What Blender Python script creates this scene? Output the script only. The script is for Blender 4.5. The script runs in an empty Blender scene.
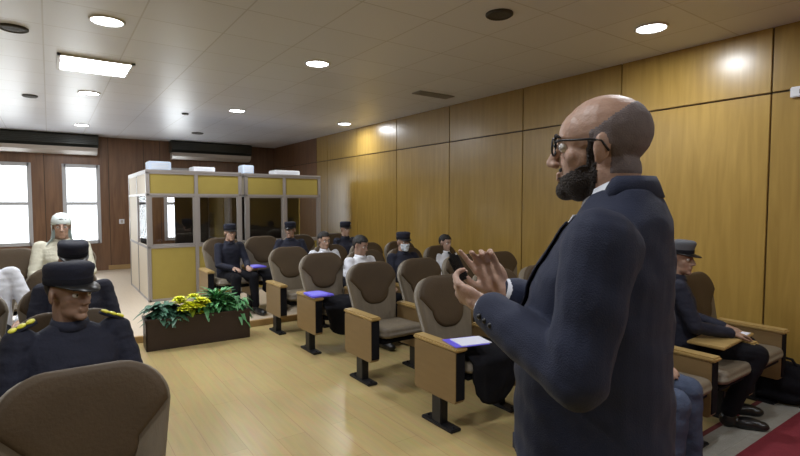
import bpy, bmesh, math, random
from mathutils import Vector, Matrix, noise
V = Vector
R = math.radians
rnd = random.Random(7)
sc = bpy.context.scene
COL = sc.collection

# ------------------------------------------------------------------ materials
MATS = {}
def mat(name, col, rough=.6, metal=0, bump=0, bscale=40, var=0, vscale=6, coat=0, stretch=(1,1,1), emit=None, estr=0, spec=.5, sheen=0, sss=0, alpha=None):
    if name in MATS: return MATS[name]
    m = bpy.data.materials.new(name); m.use_nodes = True; MATS[name] = m
    nt = m.node_tree; N = nt.nodes; L = nt.links; b = N['Principled BSDF']
    b.inputs['Base Color'].default_value = (*col, 1)
    b.inputs['Roughness'].default_value = rough
    b.inputs['Metallic'].default_value = metal
    b.inputs['Coat Weight'].default_value = coat
    b.inputs['Coat Roughness'].default_value = .2
    b.inputs['Specular IOR Level'].default_value = spec
    if sheen:
        b.inputs['Sheen Weight'].default_value = sheen
    if sss:
        b.inputs['Subsurface Weight'].default_value = sss
        b.inputs['Subsurface Radius'].default_value = (.012, .005, .003)
        b.inputs['Subsurface Scale'].default_value = 1
    if emit:
        b.inputs['Emission Color'].default_value = (*emit, 1)
        b.inputs['Emission Strength'].default_value = estr
    if bump or var:
        tc = N.new('ShaderNodeTexCoord'); mp = N.new('ShaderNodeMapping')
        mp.inputs['Scale'].default_value = stretch
        L.new(tc.outputs['Object'], mp.inputs['Vector'])
    if var:
        n = N.new('ShaderNodeTexNoise'); n.inputs['Scale'].default_value = vscale; n.inputs['Detail'].default_value = 4
        L.new(mp.outputs['Vector'], n.inputs['Vector'])
        mx = N.new('ShaderNodeMix'); mx.data_type = 'RGBA'
        mx.inputs[6].default_value = (*[c*(1-var) for c in col], 1)
        mx.inputs[7].default_value = (*[min(1, c*(1+var)) for c in col], 1)
        L.new(n.outputs['Fac'], mx.inputs[0]); L.new(mx.outputs[2], b.inputs['Base Color'])
    if bump:
        n2 = N.new('ShaderNodeTexNoise'); n2.inputs['Scale'].default_value = bscale
        L.new(mp.outputs['Vector'], n2.inputs['Vector'])
        bp = N.new('ShaderNodeBump'); bp.inputs['Strength'].default_value = bump; bp.inputs['Distance'].default_value = .01
        L.new(n2.outputs['Fac'], bp.inputs['Height']); L.new(bp.outputs['Normal'], b.inputs['Normal'])
    return m

def wood_wall(name, c1, c2, rough=.32, coat=.5, scale=(9, 9, .7)):
    m = bpy.data.materials.new(name); m.use_nodes = True
    nt = m.node_tree; N = nt.nodes; L = nt.links; b = N['Principled BSDF']
    tc = N.new('ShaderNodeTexCoord'); mp = N.new('ShaderNodeMapping'); mp.inputs['Scale'].default_value = scale
    L.new(tc.outputs['Object'], mp.inputs['Vector'])
    n = N.new('ShaderNodeTexNoise'); n.inputs['Scale'].default_value = 2.2; n.inputs['Detail'].default_value = 6; n.inputs['Distortion'].default_value = .6
    L.new(mp.outputs['Vector'], n.inputs['Vector'])
    r = N.new('ShaderNodeValToRGB'); r.color_ramp.elements[0].position = .3; r.color_ramp.elements[1].position = .7
    r.color_ramp.elements[0].color = (*c1, 1); r.color_ramp.elements[1].color = (*c2, 1)
    L.new(n.outputs['Fac'], r.inputs['Fac'])
    g = N.new('ShaderNodeNewGeometry')
    hs = N.new('ShaderNodeHueSaturation')
    mr = N.new('ShaderNodeMapRange'); mr.inputs[3].default_value = .86; mr.inputs[4].default_value = 1.12
    L.new(g.outputs['Random Per Island'], mr.inputs[0]); L.new(mr.outputs[0], hs.inputs['Value'])
    L.new(r.outputs['Color'], hs.inputs['Color']); L.new(hs.outputs['Color'], b.inputs['Base Color'])
    b.inputs['Roughness'].default_value = rough; b.inputs['Coat Weight'].default_value = coat; b.inputs['Coat Roughness'].default_value = .25
    MATS[name] = m
    return m

M_wallwood = wood_wall('varnished_veneer', (.33, .205, .045), (.42, .27, .065))
M_farwood = wood_wall('brown_veneer', (.14, .068, .032), (.22, .112, .052), .4, .3)
M_seam = mat('seam_dark', (.06, .035, .015), .6)
M_plaster = mat('plaster', (.42, .36, .28), .8, bump=.1)

def floor_mat():
    m = bpy.data.materials.new('laminate_floor'); m.use_nodes = True
    nt = m.node_tree; N = nt.nodes; L = nt.links; b = N['Principled BSDF']
    tc = N.new('ShaderNodeTexCoord')
    br = N.new('ShaderNodeTexBrick'); br.offset = .37
    mp0 = N.new('ShaderNodeMapping'); mp0.inputs['Rotation'].default_value = (0, 0, R(90)); L.new(tc.outputs['Object'], mp0.inputs['Vector'])
    L.new(mp0.outputs['Vector'], br.inputs['Vector'])
    br.inputs['Color1'].default_value = (.47, .35, .14, 1); br.inputs['Color2'].default_value = (.53, .40, .165, 1)
    br.inputs['Mortar'].default_value = (.40, .265, .105, 1); br.inputs['Scale'].default_value = 1
    br.inputs['Brick Width'].default_value = 1.25; br.inputs['Row Height'].default_value = .19; br.inputs['Mortar Size'].default_value = .002
    mp = N.new('ShaderNodeMapping'); mp.inputs['Scale'].default_value = (12, 1, 1); L.new(tc.outputs['Object'], mp.inputs['Vector'])
    n = N.new('ShaderNodeTexNoise'); n.inputs['Scale'].default_value = 3; n.inputs['Detail'].default_value = 5; L.new(mp.outputs['Vector'], n.inputs['Vector'])
    mx = N.new('ShaderNodeMix'); mx.data_type = 'RGBA'; mx.blend_type = 'MULTIPLY'; mx.inputs[0].default_value = .35
    L.new(br.outputs['Color'], mx.inputs[6]); L.new(n.outputs['Color'], mx.inputs[7])
    hs = N.new('ShaderNodeHueSaturation'); hs.inputs['Saturation'].default_value = .95; hs.inputs['Value'].default_value = 1.1
    L.new(mx.outputs[2], hs.inputs['Color']); L.new(hs.outputs['Color'], b.inputs['Base Color'])
    b.inputs['Roughness'].default_value = .3
    return m
def ceil_mat():
    m = bpy.data.materials.new('ceiling_tiles'); m.use_nodes = True
    nt = m.node_tree; N = nt.nodes; L = nt.links; b = N['Principled BSDF']
    tc = N.new('ShaderNodeTexCoord')
    br = N.new('ShaderNodeTexBrick'); br.offset = 0
    L.new(tc.outputs['Object'], br.inputs['Vector'])
    br.inputs['Color1'].default_value = (.70, .72, .78, 1); br.inputs['Color2'].default_value = (.74, .76, .82, 1)
    br.inputs['Mortar'].default_value = (.56, .56, .58, 1); br.inputs['Scale'].default_value = 1
    br.inputs['Brick Width'].default_value = .6; br.inputs['Row Height'].default_value = .6; br.inputs['Mortar Size'].default_value = .006
    L.new(br.outputs['Color'], b.inputs['Base Color'])
    b.inputs['Roughness'].default_value = .38; b.inputs['Specular IOR Level'].default_value = .45
    return m
M_floor = floor_mat(); M_ceil = ceil_mat()
M_skin = mat('skin', (.42, .265, .195), .5, sss=.1, bump=.15, bscale=120, var=.12, vscale=14)
M_skin2 = mat('skin_tanned', (.33, .205, .145), .5, sss=.08, var=.12, vscale=14)
M_hair = mat('hair_black', (.012, .010, .009), .55, bump=.6, bscale=160)
M_stubble = mat('shaved_hair', (.16, .13, .13), .7, bump=.3, bscale=300, var=.25, vscale=60)
M_beard = mat('beard_dark', (.022, .015, .012), .8, bump=.8, bscale=220)
M_eye = mat('eye_white', (.75, .73, .70), .2)
M_iris = mat('iris', (.03, .018, .01), .15)
M_suit = mat('suit_navy', (.0085, .0145, .044), .8, bump=.25, bscale=350, var=.15, vscale=5, sheen=.06)
M_suit_trim = mat('suit_lapel', (.010, .014, .038), .7, bump=.2, bscale=350)
M_shirt = mat('white_cloth', (.74, .76, .82), .8, bump=.15, bscale=60)
M_uniform = mat('uniform_navy', (.011, .013, .028), .85, bump=.3, bscale=60, var=.25, vscale=8)
M_black = mat('black_cloth', (.007, .007, .010), .9, bump=.3, bscale=50, spec=.2)
M_jeans = mat('blue_grey_denim', (.055, .075, .13), .85, bump=.3, bscale=120, var=.2, vscale=20)
M_cream = mat('cream_cloth', (.52, .50, .40), .85, bump=.3, bscale=40)
M_headcloth = mat('pale_knit', (.62, .68, .66), .85, bump=.4, bscale=90)
M_leather = mat('black_leather', (.012, .012, .013), .3)
M_gold = mat('yellow_braid', (.85, .80, .06), .5, bump=.4, bscale=200)
M_chairbrown = mat('brown_upholstery', (.060, .036, .014), .65, bump=.15, bscale=90, var=.2, vscale=7)
M_chairbeige = mat('beige_upholstery', (.165, .135, .095), .5, bump=.2, bscale=40, var=.22, vscale=5, stretch=(6, 1, .8))
M_panel = mat('tan_panel', (.24, .155, .065), .5, bump=.1, bscale=50, var=.12, vscale=6, stretch=(1, 1, 5))
M_arm = mat('armrest_wood', (.42, .285, .105), .4, var=.15, vscale=6, stretch=(5, 1, 1), coat=.3)
M_darkmetal = mat('black_metal', (.018, .018, .022), .4, metal=.3)
M_frame = mat('booth_frame', (.33, .30, .28), .4, metal=.3)
M_boothpanel = mat('booth_panel_olive', (.33, .25, .05), .6, var=.08, vscale=9, bump=.08)
M_boothside_lit = mat('booth_side_window_lit', (.72, .64, .50), .6)  # window light on the booths' left sides, put into the base colour
M_boothin = mat('booth_inside_dark', (.045, .04, .04), .9)
M_white = mat('white_plastic', (.78, .80, .84), .5)
M_bluewhite = mat('pale_blue_box', (.62, .72, .86), .5)
M_winframe = mat('window_frame_grey', (.55, .56, .58), .45)
M_planter = mat('dark_planter_wood', (.030, .016, .013), .45, var=.2, vscale=8, stretch=(1, 1, 8))
M_soil = mat('soil', (.03, .02, .012), .95, bump=.6)
M_leafd = mat('leaf_dark', (.05, .14, .085), .5, var=.35, vscale=9)
M_leafg = mat('leaf_green', (.11, .33, .13), .45, var=.35, vscale=9)
M_leaflime = mat('leaf_lime', (.30, .42, .05), .45, var=.2, vscale=9)
M_flower = mat('flower_yellow', (.80, .82, .06), .5, var=.1)
M_carpet = mat('carpet_red', (.20, .018, .030), .95, bump=.5, bscale=200, var=.2, vscale=30)
M_carpetgrey = mat('carpet_grey_border', (.34, .33, .29), .95, bump=.5, bscale=200, var=.12, vscale=30)
M_carpetline = mat('carpet_maroon_line', (.16, .03, .03), .95, bump=.5, bscale=200)
M_platform = mat('platform_laminate', (.60, .50, .38), .38, var=.08, vscale=5, stretch=(10, 1, 1))
M_riser = mat('platform_riser', (.42, .27, .11), .45, var=.12, vscale=5)
M_lamp = mat('lamp_diffuser', (1, 1, 1), .5, emit=(.93, .96, 1), estr=22)
M_trimwhite = mat('lamp_trim', (.7, .7, .7), .4)
M_speaker = mat('dark_grille', (.05, .045, .04), .6, bump=.6, bscale=200)
M_acdark = mat('ac_dark_grille', (.045, .050, .046), .35, metal=.2)
M_acpale = mat('ac_pale_flap', (.50, .46, .42), .35)
M_tablet = mat('tablet_top', (.17, .14, .85), .3)
M_paper = mat('paper', (.80, .82, .95), .6)
M_lens = mat('lens', (.55, .60, .66), .08)
M_mask = mat('mask_white', (.68, .74, .80), .8)
M_tie = mat('tie_black', (.01, .01, .012), .5)
M_silver = mat('silver', (.6, .6, .62), .25, metal=1)
def glass():
    m = bpy.data.materials.new('glass'); m.use_nodes = True
    nt = m.node_tree; N = nt.nodes; L = nt.links; N.remove(N['Principled BSDF'])
    t = N.new('ShaderNodeBsdfTransparent'); g = N.new('ShaderNodeBsdfGlossy'); g.inputs['Roughness'].default_value = .03
    mx = N.new('ShaderNodeMixShader'); mx.inputs[0].default_value = .07
    L.new(t.outputs[0], mx.inputs[1]); L.new(g.outputs[0], mx.inputs[2]); L.new(mx.outputs[0], N['Material Output'].inputs['Surface'])
    return m
M_glass = glass()

# ------------------------------------------------------------------ object helpers
def link(name, me, m, parent=None, smooth=True):
    o = bpy.data.objects.new(name, me); COL.objects.link(o)
    if m is not None:
        if len(me.materials): me.materials.clear()
        for x in (m if isinstance(m, (list, tuple)) else [m]): me.materials.append(x)
    if smooth:
        for p in me.polygons: p.use_smooth = True
    if parent: o.parent = parent
    return o
def obj(name, bm, m, parent=None, smooth=True, recalc=True):
    if recalc: bmesh.ops.recalc_face_normals(bm, faces=bm.faces)
    me = bpy.data.meshes.new(name); bm.to_mesh(me); bm.free()
    return link(name, me, m, parent, smooth)
def flat(name, bm, m, parent=None):
    return obj(name, bm, m, parent, smooth=False)
def struct(name, bm, m, parent=None):
    o = flat(name, bm, m, parent)
    if not parent: o['kind'] = 'structure'
    return o
def tag(o, label, cat, group=None, kind=None):
    o['label'] = label; o['category'] = cat
    if group: o['group'] = group
    if kind: o['kind'] = kind
    return o
def thing(name, label, cat, loc=(0,0,0), rz=0, group=None):
    o = bpy.data.objects.new(name, None); COL.objects.link(o)
    o.location = loc; o.rotation_euler = (0, 0, rz); o.empty_display_size = .1
    return tag(o, label, cat, group)
def copy_tree(o, parent=None):
    c = o.copy(); COL.objects.link(c)
    if parent: c.parent = parent
    for ch in list(o.children): copy_tree(ch, c)
    return c

def box(bm, x0, x1, y0, y1, z0, z1, bev=0, mi=0):
    t = bmesh.new()
    bmesh.ops.create_cube(t, size=1)
    for v in t.verts:
        v.co = V(((x0+x1)/2+v.co.x*(x1-x0), (y0+y1)/2+v.co.y*(y1-y0), (z0+z1)/2+v.co.z*(z1-z0)))
    if bev: bmesh.ops.bevel(t, geom=t.edges[:], offset=bev, segments=2, affect='EDGES')
    merge(bm, t, mi)
def merge(bm, t, mi=0, M=None):
    t.verts.index_update()
    vs = [bm.verts.new(M @ v.co if M else v.co) for v in t.verts]
    for f in t.faces:
        try:
            nf = bm.faces.new([vs[v.index] for v in f.verts]); nf.material_index = mi
        except ValueError: pass
    t.free()
def ring_loft(bm, rings, cap=True, mi=0):
    rs = [[bm.verts.new(p) for p in r] for r in rings]
    n = len(rs[0])
    for a, b in zip(rs[:-1], rs[1:]):
        for i in range(n):
            f = bm.faces.new([a[i], a[(i+1) % n], b[(i+1) % n], b[i]]); f.material_index = mi
    if cap:
        f = bm.faces.new(list(reversed(rs[0]))); f.material_index = mi
        f = bm.faces.new(rs[-1]); f.material_index = mi
def frame(d):
    d = d.normalized()
    u = d.cross(V((0, 0, 1)))
    if u.length < .05: u = V((1, 0, 0))
    u.normalize(); return u, d.cross(u).normalized()
def tube(bm, pts, rad, n=10, cap=True, mi=0):
    pts = [V(p) for p in pts]
    if not isinstance(rad, (list, tuple)): rad = [rad]*len(pts)
    rings = []
    d0 = (pts[1]-pts[0]); u, v = frame(d0)
    for i, p in enumerate(pts):
        d = (pts[min(i+1, len(pts)-1)] - pts[max(i-1, 0)]).normalized()
        u = (u - d*u.dot(d)).normalized(); v = d.cross(u)
        rings.append([p + (u*math.cos(a) + v*math.sin(a))*rad[i] for a in [2*math.pi*k/n for k in range(n)]])
    ring_loft(bm, rings, cap, mi)
def capsule(bm, p, q, r1, r2, n=14):
    p, q = V(p), V(q); d = (q-p)
    if d.length < 1e-5: d = V((0, 0, 1e-4))
    dn = d.normalized(); pts = []; rad = []
    for k in range(5):
        a = R(88 - 88*k/4*1.0); pts.append(p - dn*r1*math.sin(a)); rad.append(max(r1*math.cos(a), .001))
    for k in range(5):
        a = R(88*k/4); pts.append(q + dn*r2*math.sin(a)); rad.append(max(r2*math.cos(a), .001))
    tube(bm, pts, rad, n)
def ell(bm, c, r, rot=None, seg=18):
    t = bmesh.new(); bmesh.ops.create_uvsphere(t, u_segments=seg, v_segments=seg//2+2, radius=1)
    M = Matrix.Translation(V(c)) @ (rot.to_4x4() if rot else Matrix()) @ Matrix.Diagonal((*r, 1))
    merge(bm, t, 0, M)
def secloft(bm, secs, n=28, pw=2.3):
    """secs: (centre, rx, ry) horizontal super-ellipses, optionally (centre, rx, ry, tilt) with tilt about x"""
    rings = []
    for s in secs:
        c, rx, ry = V(s[0]), s[1], s[2]; tl = s[3] if len(s) > 3 else 0
        m = Matrix.Rotation(tl, 3, 'X')
        r = []
        for k in range(n):
            a = 2*math.pi*k/n; ca, sa = math.cos(a), math.sin(a)
            x = rx*math.copysign(abs(ca)**(2/pw), ca); y = ry*math.copysign(abs(sa)**(2/pw), sa)
            r.append(c + m @ V((x, y, 0)))
        rings.append(r)
    ring_loft(bm, rings)
def remesh(bm, vox, smooth=3, fac=.5):
    """union of the closed shapes of bm as one continuous skin -> mesh"""
    bmesh.ops.recalc_face_normals(bm, faces=bm.faces)
    me = bpy.data.meshes.new('tmp'); bm.to_mesh(me); bm.free()
    o = bpy.data.objects.new('tmp', me); COL.objects.link(o)
    r = o.modifiers.new('r', 'REMESH'); r.mode = 'VOXEL'; r.voxel_size = vox
    if smooth:
        s = o.modifiers.new('s', 'SMOOTH'); s.iterations = smooth; s.factor = fac
    dg = bpy.context.evaluated_depsgraph_get(); dg.update()
    out = bpy.data.meshes.new_from_object(o.evaluated_get(dg))
    bpy.data.objects.remove(o); bpy.data.meshes.remove(me)
    return out
def wrinkle(me, amp=.004, sc_=(9, 9, 22), seed=0):
    nr = [v.normal.copy() for v in me.vertices]
    for v, vn in zip(me.vertices, nr):
        p = v.co.copy(); q = V((p.x*sc_[0], p.y*sc_[1], p.z*sc_[2])) + V((seed, seed*1.7, 0))
        w = noise.noise(q) + .5*noise.noise(q*2.1)
        v.co = p + vn*(w*amp)
def shell(me, pred, off, vox=None):
    """patch of a head mesh pushed outwards: hair, beard"""
    bm = bmesh.new(); bm.from_mesh(me)
    bm.faces.ensure_lookup_table()
    kill = [f for f in bm.faces if not pred(f.calc_center_median())]
    bmesh.ops.delete(bm, geom=kill, context='FACES')
    bm.normal_update()
    bnd = {v for e in bm.edges if e.is_boundary for v in e.verts}
    nn = {v: v.normal.copy() for v in bm.verts}
    for v in bm.verts:
        k = .15 if v in bnd else 1
        v.co += nn[v]*off*k*(1+.25*noise.noise(v.co*90))
    return bm

# ------------------------------------------------------------------ people
def head_prims(bm, H, M, neck_to, nr=.056, jaw=1.0, s=1.0):
    """H head centre; M rotation; face looks to -Y of M"""
    def P(x, y, z): return H + M @ (V((x, y, z))*s)
    ell(bm, P(0, .014, .034), (.075*s, .097*s, .084*s), M)
    ell(bm, P(0, -.032, .03), (.063*s, .060*s, .062*s), M)
    ell(bm, P(0, -.034, -.032), (.058*s, .052*s, .066*s), M)
    ell(bm, P(0, -.032, -.075), (.052*s*jaw, .050*s, .042*s), M)
    ell(bm, P(0, -.070, -.100), (.026*s, .022*s, .020*s), M)
    for k in (-1, 1):
        ell(bm, P(k*.036, -.052, -.024), (.023*s, .020*s, .026*s), M)
        capsule(bm, P(k*.012, -.086, .019), P(k*.042, -.077, .020), .008*s, .007*s)
        ell(bm, P(k*.011, -.099, -.040), (.009*s, .011*s, .008*s), M)
        e = Matrix.Rotation(k*.35, 3, 'Z')
        ell(bm, P(k*.077, .012, -.008), (.009*s, .019*s, .032*s), M @ e)
        ell(bm, P(k*.076, .008, -.032), (.007*s, .011*s, .013*s), M @ e)
    capsule(bm, P(0, -.088, .010), P(0, -.108, -.034), .009*s, .0125*s)
    capsule(bm, P(-.018, -.087, -.062), P(.018, -.087, -.062), .0065*s, .0065*s)
    capsule(bm, P(-.014, -.087, -.073), P(.014, -.087, -.073), .007*s, .007*s)
    capsule(bm, P(0, .018, -.06), neck_to, nr*s, nr*s*1.08)

def hand_prims(bm, W, D, Nn, side, curl=.5, s=1.0, spread=.012, curls=None, thumb_in=.6):
    """W wrist, D finger direction, Nn back-of-hand normal, side: +1 thumb on the +(D x N) side"""
    D = V(D).normalized(); Nn = V(Nn); Nn = (Nn - D*Nn.dot(D)).normalized(); S = D.cross(Nn)*side
    r = Matrix((S, D, Nn)).transposed()
    ell(bm, W + D*.045*s, (.041*s, .052*s, .016*s), r)
    capsule(bm, W + D*.078*s - S*.028*s, W + D*.080*s + S*.028*s, .0115*s, .0125*s)
    capsule(bm, W - D*.02*s, W + D*.03*s, .026*s, .024*s)
    L = [.070, .080, .075, .058]
    for i in range(4):
        off = (.030 - i*.020)*s
        base = W + D*.082*s + S*off; d = (D + S*(1.5-i)*spread*6).normalized()
        c = (curls[i] if curls else curl)
        p = base
        for j, fr in enumerate((.45, .31, .24)):
            ang = c*(.5 + .75*j)
            dd = (d*math.cos(ang*1.25) - Nn*math.sin(ang*1.25)).normalized()
            q = p + dd*L[i]*fr*s
            capsule(bm, p, q, (.0092-.0008*j)*s, (.0088-.0009*j)*s, 10); p = q
    t0 = W + D*.022*s + S*.030*s - Nn*.004*s
    d1 = (D*.75 + S*.65 - Nn*.35*thumb_in).normalized(); t1 = t0 + d1*.042*s
    d2 = (D*.95 + S*.15 - Nn*.55*thumb_in).normalized(); t2 = t1 + d2*.032*s
    capsule(bm, t0, t1, .0145*s, .0115*s, 10); capsule(bm, t1, t2, .0108*s, .009*s, 10)
    capsule(bm, t2, t2 + (D - Nn*.4*thumb_in).normalized()*.018*s, .009*s, .0078*s, 10)

def ipl(a, b, t): return a + (b-a)*t
def limb(bm, pts, rads):
    for i in range(len(pts)-1): capsule(bm, pts[i], pts[i+1], rads[i], rads[i+1])

def peaked_cap(root, H, M, m_crown, m_band, m_visor=None, s=1.0, badge=False):
    def P(x, y, z): return H + M @ (V((x, y, z))*s)
    bm = bmesh.new(); n = 32; rings = []
    for (z, rx, ry, yo) in [(.042, .083, .102, .008), (.07, .087, .105, .008), (.088, .088, .108, .006), (.112, .091, .112, .002), (.126, .087, .108, .0), (.136, .072, .090, -.002), (.140, .04, .05, -.002)]:
        rings.append([P(rx*math.cos(2*math.pi*k/n), yo + ry*math.sin(2*math.pi*k/n), z - (.012 if math.sin(2*math.pi*k/n) > .6 and z > .1 else 0)) for k in range(n)])
    ring_loft(bm, rings); c = obj('cap', bm, m_crown, root)
    bm = bmesh.new(); rings = []
    for (z, e) in [(.040, .004), (.070, .005), (.070, .002), (.04, .001)]:
        rings.append([P((.084+e)*math.cos(2*math.pi*k/n), .008 + (.103+e)*math.sin(2*math.pi*k/n), z) for k in range(n)])
    ring_loft(bm, rings + [rings[0]], cap=False); obj('cap_band', bm, m_band, c)
    bm = bmesh.new(); top = []; bot = []
    N_ = 14
    for k in range(N_+1):
        a = R(200 + 140*k/N_); ix, iy = .086*math.cos(a), .008 + .104*math.sin(a)
        ex = .092*math.cos(a); ey = .008 + .104*math.sin(a) - .055*max(0, math.sin((a-R(200))/R(140)*math.pi))**.7
        dz = -.022*math.sin((a-R(200))/R(140)*math.pi)
        top.append((P(ix, iy, .046), P(ex, ey, .044+dz))); bot.append((P(ix, iy, .040), P(ex, ey, .039+dz)))
    tv = [(bm.verts.new(a), bm.verts.new(b)) for a, b in top]; bv = [(bm.verts.new(a), bm.verts.new(b)) for a, b in bot]
    for k in range(N_):
        bm.faces.new([tv[k][0], tv[k+1][0], tv[k+1][1], tv[k][1]]); bm.faces.new([bv[k][0], bv[k][1], bv[k+1][1], bv[k+1][0]])
        bm.faces.new([tv[k][1], tv[k+1][1], bv[k+1][1], bv[k][1]])
    obj('visor', bm, m_visor or m_crown, c)
    if badge:
        bm = bmesh.new(); ell(bm, P(0, -.105, .078), (.012*s, .006*s, .014*s), M); obj('badge', bm, M_silver, c)

def seated(name_label, x, y, z0, rz, top='uniform', hair='cap', lean=12, tw=0, nod=0, turn=0, s=1.0, knees=.12, group='seated audience',
           mask=False, tie=False, m_top=None, m_leg=None, m_skin=None, vox=.0085, arms='lap', bend=0, epaulette=False, seat=.42, knee_out=(0, 0), feet=(0, 0), cap_mats=None, shoulder=1.0):
    root = thing('person', name_label, 'person', (x, y, z0), rz, group)
    m_top = m_top or {'uniform': M_uniform, 'shirt': M_shirt, 'cream': M_cream}[top]
    m_leg = m_leg or M_black; m_skin = m_skin or M_skin
    a = R(lean); bnd = R(bend)
    hp = V((0, 0, seat + .095*s))
    up = V((0, math.sin(a), math.cos(a)))
    up2 = V((0, math.sin(a-bnd), math.cos(a-bnd)))
    waist = hp + up*.17*s; chest = waist + up2*.16*s; nk = chest + up2*.155*s
    hd = nk + V((0, -.025*s, .145*s)) + (up2-V((0, 0, 1)))*.03
    Mh = Matrix.Rotation(R(turn), 3, 'Z') @ Matrix.Rotation(R(nod), 3, 'X')
    sw = .175*s*shoulder
    # joints
    J = {}
    for k in (-1, 1):
        J['s', k] = nk + V((k*sw, .0, -.055*s))
        if arms == 'lap':
            J['e', k] = J['s', k] + V((k*.055, -.10, -.26))*s; J['w', k] = V((k*.10, -.30, seat+.20))
        elif arms == 'rest':
            J['e', k] = J['s', k] + V((k*.10, -.08, -.26))*s; J['w', k] = V((k*.23, -.27, .62))
        elif arms == 'cross':
            J['e', k] = J['s', k] + V((k*.06, -.12, -.25))*s; J['w', k] = V((-k*.02, -.27+k*.02, seat+.26+k*.02))
        elif arms == 'write':
            J['e', k] = J['s', k] + V((k*.07, -.17, -.22))*s; J['w', k] = V((k*.09+.03, -.40, .66))
        J['h', k] = hp + V((k*.085, -.01, -.01))*s
        J['k', k] = V((k*(knees+.0) + knee_out[0], -.46*s + knee_out[1], seat + .075))
        J['a', k] = V((k*(knees+.01) + feet[0], -.47*s + feet[1] - k*.02, .085))
    # body
    bm = bmesh.new()
    head_prims(bm, hd, Mh, nk + V((0, .01, -.03)), s=s)
    secloft(bm, [(hp-V((0, 0, .04)), .12*s, .09*s), (waist, .12*s, .085*s), (chest, .14*s, .09*s), (nk-V((0, 0, .05)), .13*s, .06*s), (nk, .06*s, .05*s)], 18)
    for k in (-1, 1):
        limb(bm, [J['s', k], J['e', k], J['w', k]], [.045*s, .036*s, .026*s])
        limb(bm, [J['h', k], J['k', k], J['a', k]], [.07*s, .05*s, .035*s])
        capsule(bm, J['a', k]-V((0, 0, .03)), J['a', k]+V((0, -.12, -.05)), .035, .025)
        if arms in ('lap', 'cross'): hand_prims(bm, J['w', k], V((-k*.35, -1, -.15)), V((0, 0, 1)), -k, .45, .95*s)
        else: hand_prims(bm, J['w', k], V((-k*.1, -1, -.05)), V((0, 0, 1)), -k, .4, .95*s)
    me = remesh(bm, min(vox, .0065), 4, .5)
    body = link('body', me, m_skin, root)
    # eyes and brows
    for k in (-1, 1):
        def P(x_, y_, z_): return hd + Mh @ (V((x_, y_, z_))*s)
        bm = bmesh.new(); ell(bm, P(k*.030, -.0735, -.001), (.0125*s,)*3, seg=12); e = obj('eye', bm, M_eye, root)
        bm = bmesh.new(); ell(bm, P(k*.030, -.083, -.001), (.006*s, .004*s, .006*s), Mh, seg=10); obj('iris', bm, M_iris, e)
        bm = bmesh.new(); tube(bm, [P(k*.014, -.0955, .020), P(k*.03, -.091, .026), P(k*.046, -.080, .020)], [.003, .0045, .002], 8); obj('eyebrow', bm, M_hair, root)
    # hair
    Mi = Mh.inverted()
    def inh(c): return (Mi @ (c-hd))/s
    def hair_pred(c):
        p = inh(c)
        if p.z < -.075 or abs(p.x) > .088 and p.z < .03: return False
        if p.length > .16: return False
        if p.y < -.045: return p.z > .062 + (0 if hair != 'cap' else 0)
        if p.y < .02: return p.z > .035
        if p.y < .045: return p.z > .0
        return p.z > -.055
    bm = shell(me, hair_pred, .004 if hair == 'cap' else .014)
    obj('hair', bm, M_hair, root)
    if hair == 'cap':
        cm = cap_mats or (M_uniform, M_black)
        peaked_cap(root, hd, Mh, cm[0], cm[1], M_leather, s)
    if mask:
        bm = shell(me, lambda c: (lambda p: p.y < -.03 and -.115 < p.z < -.02 and abs(p.x) < .06 and p.length < .16)(inh(c)), .008)
        obj('face_mask', bm, M_mask, root)
    # top
    bm = bmesh.new()
    secloft(bm, [(hp - V((0, -.0, .05)), .175*s, .125*s), (hp + up*.05, .18*s, .13*s), (waist, .172*s, .125*s), (chest, .185*s, .125*s),
                 (nk - V((0, 0, .075)), .185*s*shoulder, .10*s), (nk - V((0, 0, .028)), .13*s, .075*s), (nk + V((0, 0, .005)), .070*s, .064*s)], 24)
    for k in (-1, 1):
        ell(bm, J['s', k] + V((-k*.015, 0, -.005)), (.066*s, .066*s, .066*s))
        limb(bm, [J['s', k], J['e', k], ipl(J['e', k], J['w', k], .93)], [.062*s, .052*s, .040*s])
    me2 = remesh(bm, vox, 3, .5); wrinkle(me2, .005, (10, 10, 24), x*3+y)
    nm = {'uniform': 'uniform_jacket', 'shirt': 'shirt', 'cream': 'jacket'}[top]
    link(nm, me2, m_top, root)
    # collar
    bm = bmesh.new(); rings = []
    for (dz, r_, t) in [(-.012, .072, 0), (.03, .063, 0), (.034, .067, 0), (-.005, .080, 0)]:
        rings.append([nk + V((r_*s*math.cos(q), -.004+r_*s*.95*math.sin(q), dz*s - .014*s*max(0, -math.sin(q)))) for q in [2*math.pi*i/24 for i in range(24)]])
    ring_loft(bm, rings + [rings[0]], cap=False); obj('collar', bm, m_top, root)
    # trousers
    bm = bmesh.new()
    ell(bm, hp + V((0, .01, -.02)), (.17*s, .13*s, .10*s))
    for k in (-1, 1):
        limb(bm, [J['h', k], J['k', k]], [.098*s, .076*s]); limb(bm, [J['k', k], ipl(J['k', k], J['a', k], .5), J['a', k]+V((0, 0, .03))], [.074*s, .062*s, .055*s])
    me3 = remesh(bm, vox, 3, .5); wrinkle(me3, .006, (14, 14, 14), x+y*2)
    link('trousers', me3, m_leg, root)
    for k in (-1, 1):
        bm = bmesh.new(); A = J['a', k]; A = V((A.x, A.y, 0))
        ell(bm, A + V((0, .005, .055)), (.042, .055, .055)); ell(bm, A + V((0, -.10, .042)), (.046, .11, .042)); ell(bm, A+V((0, -.17, .035)), (.042, .06, .034))
        me4 = remesh(bm, .007, 2)
        for v in me4.vertices: v.co.z = max(v.co.z, 0.0)
        link('shoe', me4, M_leather, root)
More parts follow.
